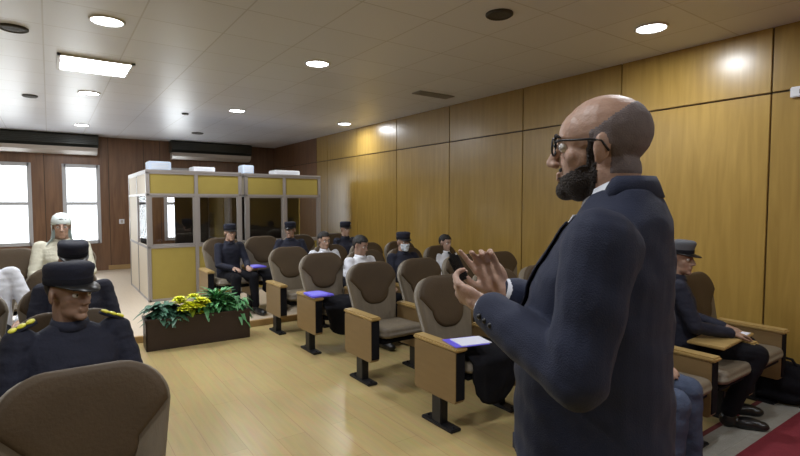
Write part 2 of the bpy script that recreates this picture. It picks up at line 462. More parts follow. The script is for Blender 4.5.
    if tie:
        bm = bmesh.new()
        c0 = chest + V((0, -.135*s, .10)); tube(bm, [nk+V((0, -.082*s, .0)), chest+V((0, -.125*s, .06)), chest+V((0, -.137*s, -.02)), waist+V((0, -.14*s, .02))], [.014, .018, .026, .02], 8)
        obj('tie', bm, M_tie, root)
    if epaulette:
        for k in (-1, 1):
            bm = bmesh.new(); c = J['s', k] + V((-k*.02, 0, .064*s)); rot = Matrix.Rotation(k*.42, 3, 'Y')
            t = bmesh.new(); bmesh.ops.create_cube(t, size=1); bmesh.ops.bevel(t, geom=t.edges[:], offset=.12, segments=2, affect='EDGES')
            merge(bm, t, 0, Matrix.Translation(c) @ rot.to_4x4() @ Matrix.Diagonal((.105, .055, .014, 1)))
            ep = obj('epaulette', bm, m_top, root)
            for q in (-.03, 0, .03):
                bm = bmesh.new(); ell(bm, c + rot @ V((q*1.15, 0, .011)), (.018, .028, .009), rot, seg=10); obj('braid', bm, M_gold, ep)
    return root, J, hd

# ------------------------------------------------------------------ room
YF, XR, XL, YB, ZC = 12.2, 4.7, -5.4, -3.2, 2.88
PH = .07
bm = bmesh.new(); box(bm, XL-.1, XR+.1, YB-.1, YF+.1, -.1, 0); struct('floor', bm, M_floor)
bm = bmesh.new(); box(bm, XL-.1, XR+.1, YB-.1, YF+.1, ZC, ZC+.1); struct('ceiling', bm, M_ceil)
bm = bmesh.new(); box(bm, XR+.03, XR+.13, YB-.1, YF+.1, 0, ZC, mi=1)
seams = [-2.36, -1.06, .25, 1.56, 2.83, 4.09, 5.44, 6.76, 8.05, 9.25, 9.75, 11.0, YF]
prev = YB
for s_ in seams:
    mi_ = 2 if s_ > 9.9 else 0
    box(bm, XR, XR+.035, prev+.006, s_-.006, .10, 2.36, .003, mi_)
    box(bm, XR, XR+.035, prev+.006, s_-.006, 2.375, ZC, .003, mi_)
    prev = s_
struct('wall_right', bm, [M_wallwood, M_seam, M_farwood])
bm = bmesh.new(); box(bm, XR-.012, XR+.03, YB, YF, 0, .10, .004); struct('baseboard_right', bm, M_riser)
bm = bmesh.new(); box(bm, XL-.1, XL, YB-.1, YF+.1, 0, ZC); struct('wall_left', bm, M_farwood)
bm = bmesh.new(); box(bm, XL-.1, XR+.1, YB-.1, YB, 0, ZC); struct('wall_back', bm, M_wallwood)
# far wall with window openings
wins = [(-3.03, -2.43), (-1.92, -1.30), (-.91, -.30), (.26, .86), (2.14, 2.70)]
ZW0, ZW1 = .68, 2.26
bm = bmesh.new(); xs = [XL-.1]
for a, b in wins: xs += [a, b]
xs.append(XR+.1)
for i in range(0, len(xs), 2):
    box(bm, xs[i], xs[i+1], YF, YF+.18, 0, ZC)
for a, b in wins:
    box(bm, a, b, YF, YF+.18, 0, ZW0); box(bm, a, b, YF, YF+.18, ZW1, ZC)
for x_ in (-4.2, -3.5, -2.2, -1.1, -.06, 1.05, 1.72, 2.05, 2.9, 3.8):
    box(bm, x_-.006, x_+.006, YF-.006, YF, .1, ZC, mi=1)
struct('wall_far', bm, [M_farwood, M_seam])
bm = bmesh.new(); box(bm, 1.0, XR, YF-.02, YF, PH, .17, .004); struct('baseboard_far', bm, M_riser)
for i, (a, b) in enumerate(wins):
    bm = bmesh.new(); f = .06
    y0, y1 = YF-.02, YF+.07
    box(bm, a-.03, a+f-.02, y0, y1, ZW0-.03, ZW1+.03, .006); box(bm, b-f+.02, b+.03, y0, y1, ZW0-.03, ZW1+.03, .006)
    box(bm, a, b, y0, y1, ZW0-.03, ZW0+f-.02, .006); box(bm, a, b, y0, y1, ZW1-f+.02, ZW1+.03, .006)
    box(bm, a, b, y0+.01, y1, 1.455, 1.515, .006)
    w = struct('window_%d' % (i+1), bm, M_winframe)
    bm = bmesh.new(); box(bm, a, b, YF+.02, YF+.026, ZW0, ZW1); flat('pane', bm, M_glass, w)
# raised platform at the back
bm = bmesh.new(); box(bm, XL, XR-.012, 5.90, YF, 0, PH)
box(bm, XL, XR-.012, 5.885, 5.93, .045, PH+.004, .004, mi=1); box(bm, XL, XR-.012, 5.892, 5.90, 0, .045, mi=1)
tag(struct('floor_platform', bm, [M_platform, M_riser]), 'low raised pale platform across the back of the hall', 'platform')
bpy.data.objects['floor_platform']['kind'] = 'structure'
# carpet
bm = bmesh.new()
box(bm, 1.6, 4.66, -2.9, 1.20, 0, .008); box(bm, 1.6, 4.66, 1.20, 1.42, 0, .008, mi=1); box(bm, 1.6, 4.66, 1.42, 1.455, 0, .008, mi=2)
for q in (1.26, 1.36): box(bm, 1.6, 4.66, q, q+.008, .008, .009, mi=1)
tag(flat('carpet', bm, [M_carpet, M_carpetgrey, M_carpetline]), 'red carpet with a grey border and thin maroon edge line on the floor', 'carpet')

# ------------------------------------------------------------------ ceiling fittings
def downlight(x, y, label, r=.125, power=17, seen=True):
    t = thing('ceiling_downlight', label, 'ceiling light', (x, y, ZC), 0, 'round ceiling downlights')
    bm = bmesh.new(); n = 28
    rings = [[V((rr*math.cos(2*math.pi*k/n), rr*math.sin(2*math.pi*k/n), zz)) for k in range(n)] for rr, zz in [(r, 0), (r, -.010), (r-.012, -.014), (r-.02, -.008), (r-.02, 0)]]
    ring_loft(bm, rings, cap=False); obj('trim_ring', bm, M_trimwhite, t)
    bm = bmesh.new(); ring_loft(bm, [[V(((r-.018)*math.cos(2*math.pi*k/n), (r-.018)*math.sin(2*math.pi*k/n), zz)) for k in range(n)] for zz in (-.001, -.007)])
    flat('diffuser', bm, M_lamp, t)
    ld = bpy.data.lights.new('downlight_lamp', 'AREA'); ld.shape = 'DISK'; ld.size = r*1.6; ld.energy = power; ld.color = (.93, .96, 1)
    lo = bpy.data.objects.new('lamp', ld); COL.objects.link(lo); lo.location = (0, 0, -.016); lo.parent = t
    return t
for (x, y, lb) in [(3.92, 2.12, 'round downlight nearest the right wall, above the bald man in the suit'),
                   (2.21, 4.55, 'round downlight in the middle of the ceiling, above the aisle seats'),
                   (.40, 4.42, 'round downlight at upper left, in front of the square light panel'),
                   (4.25, 7.70, 'small round downlight far back beside the wood panelled wall'),
                   (2.34, 7.54, 'round downlight above the front of the interpretation booths'),
                   (.45, 7.40, 'small round downlight just behind the square light panel'),
                   (.51, 10.5, 'farthest small round downlight, close to the long grey air conditioner'),
                   (.4, 1.3, 'round downlight above the front left seats'), (2.2, 1.0, 'round downlight above the aisle near the carpet'),
                   (-1.6, 1.3, 'round downlight above the left seats, front row'), (-1.6, 4.4, 'round downlight above the left seats, middle rows'), (-1.6, 7.4, 'round downlight above the left seats, back rows'),
                   (3.9, -1.2, 'round downlight above the carpet near the back wall'), (1.2, -1.4, 'round downlight in the middle of the carpet end')]:
    downlight(x, y, lb)
t = thing('light_panel', 'square glowing ceiling light panel at upper left', 'ceiling light', (.42, 5.92, ZC))
bm = bmesh.new()
for (a, b, c, d) in [(-.32, -.29, -.32, .32), (.29, .32, -.32, .32), (-.32, .32, -.32, -.29), (-.32, .32, .29, .32)]: box(bm, a, b, c, d, -.02, 0, .003)
flat('panel_frame', bm, M_trimwhite, t)
bm = bmesh.new(); box(bm, -.29, .29, -.29, .29, -.012, -.002); flat('diffuser', bm, M_lamp, t)
ld = bpy.data.lights.new('panel_lamp', 'AREA'); ld.size = .56; ld.energy = 30; ld.color = (.93, .96, 1)
lo = bpy.data.objects.new('lamp', ld); COL.objects.link(lo); lo.location = (0, 0, -.03); lo.parent = t
for (x, y, r, lb) in [(2.73, 2.61, .10, 'round dark ceiling speaker nearest the camera, top centre'),
                      (-.19, 5.02, .10, 'round dark ceiling speaker at the top left edge'),
                      (-.16, 8.04, .085, 'small dark ceiling disc behind the left speaker'),
                      (1.76, 8.25, .05, 'tiny dark ceiling sprinkler disc above the booths'),
                      (2.44, 10.4, .11, 'dark ceiling disc in front of the right air conditioner')]:
    bm = bmesh.new(); n = 24
    ring_loft(bm, [[V((rr*math.cos(2*math.pi*k/n), rr*math.sin(2*math.pi*k/n), zz)) for k in range(n)] for rr, zz in [(r, 0), (r, -.012), (r*.86, -.02), (r*.8, -.012), (r*.4, -.018), (.005, -.02)]])
    o = obj('ceiling_speaker', bm, M_speaker); o.location = (x, y, ZC); tag(o, lb, 'ceiling speaker', 'dark round ceiling discs')
bm = bmesh.new(); box(bm, -.28, .28, -.09, .09, -.012, 0, .004)
for k in range(5): box(bm, -.26, .26, -.075+k*.033, -.06+k*.033, -.016, -.012)
o = flat('ceiling_vent', bm, mat('vent_grey', (.33, .32, .31), .6)); o.location = (4.05, 5.0, ZC); tag(o, 'small grey slotted ceiling vent near the right wall', 'ceiling vent')
# air conditioners
def ac(x0, x1, lb):
    t = thing('air_conditioner', lb, 'air conditioner', ((x0+x1)/2, YF, 2.48), 0, 'air conditioners on the far wall'); w = (x1-x0)/2
    bm = bmesh.new()
    prof = [(-.02, .14), (-.26, .14), (-.32, .20), (-.34, .36), (-.30, ZC-2.48-.005), (-.0, ZC-2.48-.005), (0, .14)]
    ring_loft(bm, [[V((xx, p[0], p[1])) for p in prof] for xx in (-w, w)]); flat('casing', bm, M_acdark, t)
    bm = bmesh.new()
    for k in range(5): box(bm, -w+.03, w-.03, -.352+k*.002, -.335, .20+k*.035, .215+k*.035, .002)
    flat('grille', bm, M_acdark, t)
    bm = bmesh.new(); prof = [(-.01, 0), (-.20, .0), (-.30, .06), (-.33, .135), (-.01, .135)]
    ring_loft(bm, [[V((xx, p[0], p[1])) for p in prof] for xx in (-w+.02, w-.02)]); flat('air_flap', bm, M_acpale, t)
ac(-1.45, .86, 'long grey air conditioner with pale flap above the two left windows')
ac(2.24, 4.02, 'dark air conditioner with pale flap above the interpretation booths')
# switch + wall sensor
t = thing('wall_socket', 'small white wall socket on the brown wall right of the window', 'socket', (1.27, YF, 1.10))
bm = bmesh.new(); box(bm, -.05, .05, -.014, 0, -.05, .05, .004); flat('plate', bm, M_white, t)
bm = bmesh.new(); box(bm, -.022, .022, -.020, -.012, -.03, .03, .003); flat('rocker', bm, M_acpale, t)
t = thing('wall_thermostat', 'small white box on the wood wall near the right edge', 'thermostat', (XR, 1.36, 2.345), R(0))
bm = bmesh.new(); box(bm, -.03, 0, -.07, .07, -.04, .04, .006); flat('housing', bm, M_white, t)
bm = bmesh.new(); box(bm, -.034, -.028, -.05, .01, -.018, .018, .002); flat('display', bm, M_speaker, t)

# ------------------------------------------------------------------ interpretation booths
def booth(x0, x1, y0, y1, lb, back_open=True):
    z0, z1 = PH, 1.945
    t = thing('interpretation_booth', lb, 'booth', ((x0+x1)/2, (y0+y1)/2, z0), 0, 'interpretation booths')
    ox, oy = (x0+x1)/2, (y0+y1)/2
    def B(bm, a, b, c, d, e, f, bev=.004, mi=0): box(bm, a-ox, b-ox, c-oy, d-oy, e-z0, f-z0, bev, mi)
    xm = (x0+x1)/2; p = .05
    zt, zw0, zw1 = z1, .88, 1.60
    bm = bmesh.new()
    for xx in (x0, xm-p/2, x1-p): B(bm, xx, xx+p, y0, y0+.05, z0, z1)
    for (a, b) in ((x0, x0+p), (x1-p, x1)): B(bm, a, b, y1-.05, y1, z0, z1)
    for zz in (z0, zw0-.04, zw1, z1-.03):
        B(bm, x0, x1, y0+.005, y0+.045, zz, zz+.035); B(bm, x0+.003, x0+.043, y0, y1, zz, zz+.035); B(bm, x1-.043, x1-.003, y0, y1, zz, zz+.035)
    B(bm, x0+.003, x0+.043, (y0+y1)/2-.025, (y0+y1)/2+.025, z0, z1)
    flat('booth_frame', bm, M_frame, t)
    for (a, b) in ((x0+p, xm-p/2), (xm+p/2, x1-p)):
        for (c, d) in ((z0+.03, zw0-.035), (zw1+.035, z1-.03)):
            bm = bmesh.new(); B(bm, a, b, y0+.015, y0+.035, c, d, .003); flat('front_panel', bm, M_boothpanel, t)
        bm = bmesh.new()
        o4 = [[(a, zw0), (b, zw0), (b, zw1), (a, zw1)], [(a+.025, zw0+.02), (b-.025, zw0+.02), (b-.025, zw1-.02), (a+.025, zw1-.02)]]
        rr = [[V((px_-ox, yy-oy, pz_-z0)) for px_, pz_ in o4[q]] for q, yy in ((0, y0+.012), (1, y0+.012), (1, y0+.038), (0, y0+.038), (0, y0+.012))]
        ring_loft(bm, rr[:4] + [rr[0]], cap=False)
        bmesh.ops.remove_doubles(bm, verts=bm.verts, dist=1e-5)
        wf = flat('booth_window', bm, M_frame, t)
        bm = bmesh.new(); B(bm, a, b, y0+.022, y0+.027, zw0, zw1, 0); flat('pane', bm, M_glass, wf)
    for (a, b, m_) in ((x0+.01, x0+.03, M_boothside_lit), (x1-.03, x1-.01, M_boothpanel)):
        bm = bmesh.new(); B(bm, a, b, y0+.05, y1-.05, z0, zw0, 0); B(bm, a, b, y0+.05, y1-.05, zw1, z1, 0)
        B(bm, a, b, (y0+y1)/2, y1-.05, zw0, zw1, 0)
        sp = flat('side_panel', bm, m_, t)
        bm = bmesh.new(); B(bm, a+.006, b-.008, y0+.05, (y0+y1)/2-.02, zw0, zw1, 0); flat('side_pane', bm, M_glass, sp)
    bm = bmesh.new()
    if back_open:
        B(bm, x0+.05, 1.47, y1-.03, y1, z0, z1, 0); B(bm, 1.86, x1, y1-.03, y1, z0, z1, 0); B(bm, 1.47, 1.86, y1-.03, y1, z1-.12, z1, 0)
    else: B(bm, x0+.05, x1, y1-.03, y1, z0, z1, 0)
    flat('back_panel', bm, M_boothin, t)
    bm = bmesh.new(); B(bm, x0, x1, y0, y1, z1, z1+.03); flat('roof', bm, M_frame, t)
    bm = bmesh.new(); B(bm, x0+.06, x1-.06, y0+.06, y0+.5, .80, .83); flat('desk', bm, M_boothin, t)
    return t
booth(1.13, 2.49, 7.86, 9.75, 'left interpretation booth with olive panels, window light coloured into its pale side wall')
booth(2.58, 3.92, 7.98, 9.75, 'right interpretation booth with olive panels beside the wood wall', False)
def roofbox(x, y, sx, sy, sz, m_, lb, z=1.975):
    t = thing('ventilation_box', lb, 'ventilation box', (x, y, z), 0, 'boxes on the booth roofs')
    bm = bmesh.new(); box(bm, -sx/2, sx/2, -sy/2, sy/2, 0, sz, .01); flat('housing', bm, m_, t)
    bm = bmesh.new()
    for k in range(4): box(bm, -sx*.38, sx*.38, -sy/2-.006, -sy/2+.004, sz*(.2+.17*k), sz*(.27+.17*k), .001)
    flat('vent_slots', bm, M_white, t)
roofbox(1.34, 8.12, .30, .3, .13, M_bluewhite, 'pale blue box on the left end of the booth roof')
roofbox(2.05, 8.5, .34, .3, .10, M_white, 'low white box on the middle of the left booth roof')
roofbox(2.68, 8.22, .18, .26, .14, M_bluewhite, 'tall pale blue box on the roof where the two booths meet')
roofbox(3.42, 8.4, .46, .3, .09, M_white, 'wide white box on the right booth roof')

# ------------------------------------------------------------------ chairs
def outline(w0, w1, h, rt, rb, n=8, bulge=.0):
    """front outline: bottom half width w0, top half width w1, height h, corner radii"""
    pts = []
    for (cx, cz, a0, r) in ((w0-rb, rb, -90, rb), (w1-rt, h-rt, 0, rt), (-(w1-rt), h-rt, 90, rt), (-(w0-rb), rb, 180, rb)):
        for k in range(n+1):
            a = R(a0+90*k/n); x = cx + r*math.cos(a); z = cz + r*math.sin(a)
            pts.append((x, z))
    if bulge:
        pts = [(x, z + bulge*(1-(x/w1)**2) if z > h*.6 else z) for x, z in pts]
    return pts
def pillow(bm, pts, th0, th1, prof=((1, 0), (.985, .5), (.95, .82), (.88, .97), (.6, 1.0)), back=None, xf=lambda p: p, c=None):
    """pts outline in (x,z); bulges from y=-th1 (front) to y=th0 (back)"""
    cx = 0; cz = sum(p[1] for p in pts)/len(pts)
    def ring(s, y): return [xf(V((cx+(p[0]-cx)*s, y, cz+(p[1]-cz)*s))) for p in pts]
    rings = [ring(s, th0*d) for s, d in reversed(prof)] + [ring(s, -th1*d) for s, d in prof]
    ring_loft(bm, rings)
def tilt(y0, z0, ang, curve=0):
    ca, sa = math.cos(ang), math.sin(ang)
    def f(p):
        y = p.y - curve*(p.x*p.x)
        return V((p.x, y0 + y*ca + p.z*sa, z0 + p.z*ca - y*sa))
    return f
CH = {}
def arm_meshes():
    bm = bmesh.new(); n = 6
    pts = []
    for (cy, cz, a0, r) in ((-.205+.03, .20+.03, 180, .03), (.235-.03, .20+.03, 270, .03), (.235-.02, .545-.02, 0, .02), (-.205+.02, .545-.02, 90, .02)):
        for k in range(n+1):
            a = R(a0+90*k/n); pts.append((cy+r*math.cos(a), cz+r*math.sin(a)))
    ring_loft(bm, [[V((x, p[0]*s_+.015*(1-s_), p[1]*s_+.37*(1-s_))) for p in pts] for x, s_ in ((-.040, .985), (-.034, 1), (.034, 1), (.040, .985))])
    CH['panel'] = bm
    bm = bmesh.new(); box(bm, -.048, .048, -.225, .245, .545, .575, .010); CH['arm'] = bm
    bm = bmesh.new(); box(bm, -.032, .032, -.05, .05, .015, .22, .006); CH['post'] = bm
    bm = bmesh.new(); box(bm, -.045, .045, -.17, .15, 0, .022, .006)
    for q in (-.14, .12):
        bmesh.ops.create_cone(bm, cap_ends=True, segments=8, radius1=.010, radius2=.010, depth=.01, matrix=Matrix.Translation((0, q, .026)))
    CH['foot'] = bm
arm_meshes()
def mesh_of(bm, name):
    bmesh.ops.recalc_face_normals(bm, faces=bm.faces); me = bpy.data.meshes.new(name); bm.to_mesh(me); bm.free(); return me
PW = .56
def make_chair():
    t = thing('auditorium_chair', 'x', 'chair')
    A = {k: mesh_of(v, k) for k, v in CH.items()}
    bmd = bmesh.new(); box(bmd, -.036, .036, -.006, 0, .215, .54, .004); box(bmd, -.036, .036, .001, .006, .21, .54, .004)
    def arm_unit(x):
        p = link('side_panel', A['panel'], M_panel, t, False); p.location.x = x
        a = link('armrest', A['arm'], M_arm, t, False); a.location.x = x
        q = link('pedestal', A['post'], M_darkmetal, t, False); q.location.x = x
        f = link('foot_plate', A['foot'], M_darkmetal, q, False)
        bm = bmesh.new(); box(bm, -.037, .037, -.2105, -.200, .225, .54, .004); fr = flat('front_trim', bm, M_black, p)
        bm = bmesh.new(); box(bm, .0385, .0425, -.19, .20, .23, .53, .002); flat('inner_lining', bm, M_black, p)
    arm_unit(-PW/2)
    CH['unit'] = arm_unit
    # seat
    bm = bmesh.new(); pts = outline(.225, .215, .44, .06, .05)
    pillow(bm, pts, .035, .05, xf=lambda p: V((p.x, .20-p.z, .395 - p.y + (.02*(p.z/.44)))))
    obj('seat', bm, M_chairbeige, t)
    bm = bmesh.new(); box(bm, -.21, .21, -.20, .18, .335, .368, .01); flat('seat_pan', bm, M_black, t)
    # back
    ang = R(14)
    bm = bmesh.new(); pts = outline(.205, .260, .572, .13, .06, bulge=.018)
    pillow(bm, pts, .045, .045, xf=tilt(.215, .37, ang, .25)); b = obj('backrest', bm, M_chairbeige, t)
    bm = bmesh.new(); pts = outline(.150, .248, .375, .14, .13, bulge=.018)
    pillow(bm, [(x, z+.205) for x, z in pts], .0, .032, xf=lambda p: tilt(.215, .37, ang, .25)(V((p.x, p.y-.034, p.z))))
    obj('back_cushion', bm, M_chairbrown, b)
    bm = bmesh.new(); pts = outline(.18, .225, .50, .12, .06)
    pillow(bm, [(x, z+.03) for x, z in pts], .02, .0, xf=lambda p: tilt(.215, .37, ang, .25)(V((p.x, p.y+.042, p.z))))
    obj('back_shell', bm, M_chairbrown, b)
    return t
proto = make_chair(); used = [False]
GR = 'auditorium chairs facing the front'
def place_chair(cx, yp, z, label, group=GR, extra=False):
    c = proto if not used[0] else copy_tree(proto)
    used[0] = True
    c.location = (cx, yp, z); c['label'] = label; c['group'] = group
    if extra:
        for ch in [k for k in c.children if k.name.split('.')[0] in ('side_panel', 'armrest', 'pedestal')]:
            d = copy_tree(ch, c); d.location.x += PW
    return c
# right block, rows from the front to the back
X1 = 2.41
R_ROWS = [(0, 1.52, 0), (1, 2.55, 0), (2, 3.57, 0), (3, 4.60, 0), (4, 5.50, 0)]
ordn = ['carpet', 'first', 'second', 'third', 'fourth', 'fifth']
seatn = ['aisle seat', 'second seat from aisle', 'third seat from aisle', 'wall seat']
rown = ['row beside the carpet', 'row with papers on its armrest', 'row with the bare empty aisle seat', 'row with the masked officer', 'row beside the planter']
look = {(1, 0): 'nearest aisle chair, with a dark coat on its seat and papers on its armrest',
        (2, 0): 'empty beige and brown aisle chair with bare seat, second row',
        (3, 0): 'aisle chair with bright blue tablet on its tan side panel, middle row',
        (4, 0): 'aisle chair with pale armrest just right of the planter'}
for (r, yp, z) in R_ROWS:
    for c_ in range(4):
        if r == 0 and c_ == 0: pass
        lb = look.get((r, c_), 'brown and beige auditorium chair, %s, %s' % (seatn[c_], rown[r]))
        place_chair(X1+PW*c_, yp, z, lb, extra=(c_ == 3))
for c_ in range(4):
    lb = ['chair of the navy officer at the left end of the back row', 'empty beige chair with dark coat in front of the booths', 'back row chair under the cap-wearing officer leaning aside', 'back row chair of the officer against the wood wall'][c_]
    place_chair(1.91+PW*c_+ (.0), 6.62, PH, lb, extra=(c_ == 3))
# left block
for (r, yp, z, cs) in [(0, 1.62, 0, (0, 1)), (1, 2.68, 0, (0, 1)), (2, 3.72, 0, (0, 1)), (3, 4.76, 0, (0, 1)), (4, 6.25, PH, (0, 1))]:
    for c_ in cs:
        lb = {(0, 0): 'large brown and beige chair back filling the lower left corner', (0, 1): 'front row chair at the left edge beside the large brown chair',
              (1, 0): 'chair under the officer with yellow shoulder braid', (1, 1): 'dark chair edge at the far left beside the officer with yellow braid',
              (2, 0): 'chair under the second navy officer behind the braided one', (2, 1): 'chair of the white-sleeved person at the left edge',
              (3, 0): 'left block aisle chair behind the second navy officer', (3, 1): 'left block chair, fourth row, at the left frame edge',
              (4, 0): 'chair on the platform under the person in cream', (4, 1): 'grey brown chair back below the left window'}[(r, c_)]
        place_chair({0: .08, 1: .07+.04*c_}.get(r, .07)-PW*c_ if r < 4 else (.16-.50*c_), yp, z, lb, extra=(c_ == 0))

# coats, tablets and papers
def coat(x, y, z, lb, w=.40, drop=.36, seed=0):
    n, m_ = 26, 30; bm = bmesh.new(); L_ = [.34, drop]
    tot = sum(L_); g = []
    for j in range(m_+1):
        t_ = tot*j/m_; row = []
        for i in range(n+1):
            u = (i/n-.5); x_ = u*w*(1+.05*math.sin(3*t_*5+seed))
            if t_ < L_[0]: p = V((x_, .14-t_, .500 + .022*noise.noise(V((x_*9, t_*9, seed))) + .03*math.sin(t_/L_[0]*math.pi)*(1-4*u*u)))
            else:
                q = t_-L_[0]; p = V((x_*(1-.12*q/drop), .14-L_[0]-.055*min(1, q/.04) - .006*math.sin(u*13+seed), .497 - q*(1-.28*abs(2*u)**2.5) - .0))
            p.y += .012*noise.noise(V((x_*14+seed, t_*10, 3)))
            row.append(bm.verts.new(p))
        g.append(row)
    for j in range(m_):
        for i in range(n): bm.faces.new([g[j][i], g[j][i+1], g[j+1][i+1], g[j+1][i]])
    bmesh.ops.recalc_face_normals(bm, faces=bm.faces)
    bmesh.ops.solidify(bm, geom=bm.faces[:], thickness=.018)
    o = obj('coat', bm, M_black); o.location = (x, y, z); tag(o, lb, 'coat', 'dark coats lying on aisle seats')
coat(X1+.0, 2.55, 0, 'dark coat hanging off the nearest aisle seat under the papers', .42, .34, 0)
coat(X1+.0, 4.60, 0, 'dark navy coat on the middle row seat beside the blue tablet', .44, .32, 2)
coat(2.47, 6.62, PH, 'dark coat on the back row seat in front of the booths', .42, .30, 4)
def writing_tablet(x, y, z, lb, m_, w=.24, d=.30):
    t = thing('writing_tablet', lb, 'tablet', (x, y, z), 0, 'blue writing boards on armrests')
    bm = bmesh.new(); pts = outline(w/2, w/2*.85, d, .05, .03)
    ring_loft(bm, [[V((p[0], p[1]-d/2, zz)) for p in pts] for zz in (0, .014)]); flat('board', bm, m_, t)
    bm = bmesh.new(); box(bm, -w/2+.03, w/2-.05, -d/2+.04, d/2-.05, .014, .017); o = flat('folder_page', bm, mat('tablet_page', (.30, .28, .95), .4), t)
writing_tablet(X1-PW/2+.05, 4.53, .577, 'bright blue writing board on the middle row aisle armrest', M_tablet)
writing_tablet(1.94+PW/2+.0, 6.52, .577+PH, 'bright blue writing board between the far navy officer and the empty chair', M_tablet)
t = thing('paper_stack', 'white and lilac papers on the nearest aisle armrest', 'papers', (X1-PW/2+.10, 2.42, .577), R(-14))
bm = bmesh.new(); box(bm, -.12, .13, -.11, .09, 0, .004); flat('lilac_folder', bm, M_tablet, t)
bm = bmesh.new(); box(bm, -.07, .15, -.10, .07, .004, .008); flat('sheet', bm, M_paper, t)

# ------------------------------------------------------------------ planter with plants
t = thing('planter_box', 'long dark brown wooden planter in front of the booth', 'planter', (1.28, 5.60, 0), R(-2))
bm = bmesh.new(); w, d, h = .52, .13, .31
box(bm, -w, w, -d, -d+.02, .0, h, .005); box(bm, -w, w, d-.02, d, .0, h, .005); box(bm, -w, -w+.02, -d, d, 0, h, .005); box(bm, w-.02, w, -d, d, 0, h, .005)
box(bm, -w+.02, w-.02, -d+.02, d-.02, .0, .03)
flat('trough', bm, M_planter, t)
bm = bmesh.new()
for (a, b, c, e) in ((-w-.008, w+.008, -d-.008, -d+.025), (-w-.008, w+.008, d-.025, d+.008), (-w-.008, -w+.025, -d, d), (w-.025, w+.008, -d, d)): box(bm, a, b, c, e, h-.015, h+.012, .003)
flat('rim', bm, M_planter, t)
bm = bmesh.new(); box(bm, -w+.018, w-.018, -d+.018, d-.018, .2, .28); flat('soil', bm, M_soil, t)
def leaf(bm, p, d, L_, w, droop=.3, seg=5):
    d = V(d).normalized(); s = d.cross(V((0, 0, 1)));
    if s.length < .1: s = V((1, 0, 0))
    s.normalize(); p = V(p); rows = []
    for k in range(seg+1):
        u = k/seg; ww = w*math.sin(math.pi*min(.97, .12+.85*u))**.8
        q = p + d*L_*u - V((0, 0, droop*L_*u*u)); up = V((0, 0, .25*ww))
        rows.append([bm.verts.new(q-s*ww+up), bm.verts.new(q), bm.verts.new(q+s*ww+up)])
    for a, b in zip(rows[:-1], rows[1:]):
        bm.faces.new([a[0], a[1], b[1], b[0]]); bm.faces.new([a[1], a[2], b[2], b[1]])
def plant(x, y, lb, mleaf, n, L_, w, h, name='leafy_plant', cat='plant', spread=1.0, flowers=0, stiff=.5):
    r = random.Random(int(x*977+y*31)); t = thing(name, lb, cat, (x, y, .28), 0, 'plants in the planter box')
    bm = bmesh.new(); sb = bmesh.new(); tips = []
    for i in range(7):
        a = r.uniform(0, 6.28); q = V((math.cos(a)*.06*spread, math.sin(a)*.035, h*r.uniform(.5, 1)))
        tube(sb, [(0, 0, -.03), q*.5+V((0, 0, .01)), q], [.005, .004, .002], 6); tips.append(q)
        for k in range(n//7):
            aa = r.uniform(0, 6.28); e = r.uniform(-.1, 1.0); u = r.uniform(.25, 1)
            leaf(bm, q*u, (math.cos(aa)*spread, math.sin(aa)*.8, e), L_*r.uniform(.6, 1.1), w*r.uniform(.7, 1.1), stiff)
    obj('stem', sb, mleaf, t); f = obj('foliage', bm, mleaf, t, recalc=False)
    for i in range(flowers):
        c = V((r.uniform(-.14, .14), r.uniform(-.16, -.02), h*r.uniform(.75, 1.45)-(.12 if i % 4 == 0 else 0)))
        fb = bmesh.new()
        for ring_, (nn, e, l_) in enumerate(((9, .15, .05), (8, .6, .042), (6, 1.3, .03))):
            for k in range(nn):
                aa = 2*math.pi*k/nn + ring_*.4; leaf(fb, c, (math.cos(aa), math.sin(aa), e), l_*1.6, .025, .1, 3)
        obj('flower', fb, M_flower, t, recalc=False)
plant(.93, 5.60, 'dark bluish green leafy plant at the left end of the planter', M_leafd, 150, .19, .034, .16, spread=1.3)
plant(1.04, 5.57, 'low dark green plant left of the yellow flowers', M_leafd, 130, .16, .030, .11)
plant(1.20, 5.58, 'bright yellow flowers with lime leaves in the middle of the planter', M_leaflime, 56, .13, .028, .17, name='flowering_plant', flowers=18)
plant(1.38, 5.61, 'light green bushy plant right of the yellow flowers', M_leafg, 179, .20, .030, .20)
plant(1.53, 5.60, 'tallest light green spiky plant in the planter', M_leafg, 190, .24, .024, .27, stiff=.25)
plant(1.69, 5.60, 'soft green plant hanging over the right end of the planter', M_leafg, 156, .21, .030, .15, stiff=.8)

# black bag on floor by the wall
t = thing('black_bag', 'black bag slumped on the floor against the wood wall at the right edge', 'bag', (4.50, 1.35, .009))
bm = bmesh.new(); ell(bm, (0, 0, .14), (.15, .22, .145)); ell(bm, (-.02, -.05, .22), (.10, .14, .09)); ell(bm, (0, .03, .06), (.165, .24, .06))
me = remesh(bm, .01, 3); wrinkle(me, .012, (12, 12, 12), 4)
for v in me.vertices: v.co.z = max(0, v.co.z); v.co.x = min(.19, v.co.x)
link('bag_body', me, M_black, t)
bm = bmesh.new(); tube(bm, [(-.05, -.12, .25), (-.07, -.07, .34), (-.07, .03, .35), (-.05, .10, .25)], .010, 8); obj('handle', bm, M_black, t)

# ------------------------------------------------------------------ audience
g_off = None
yb = .08
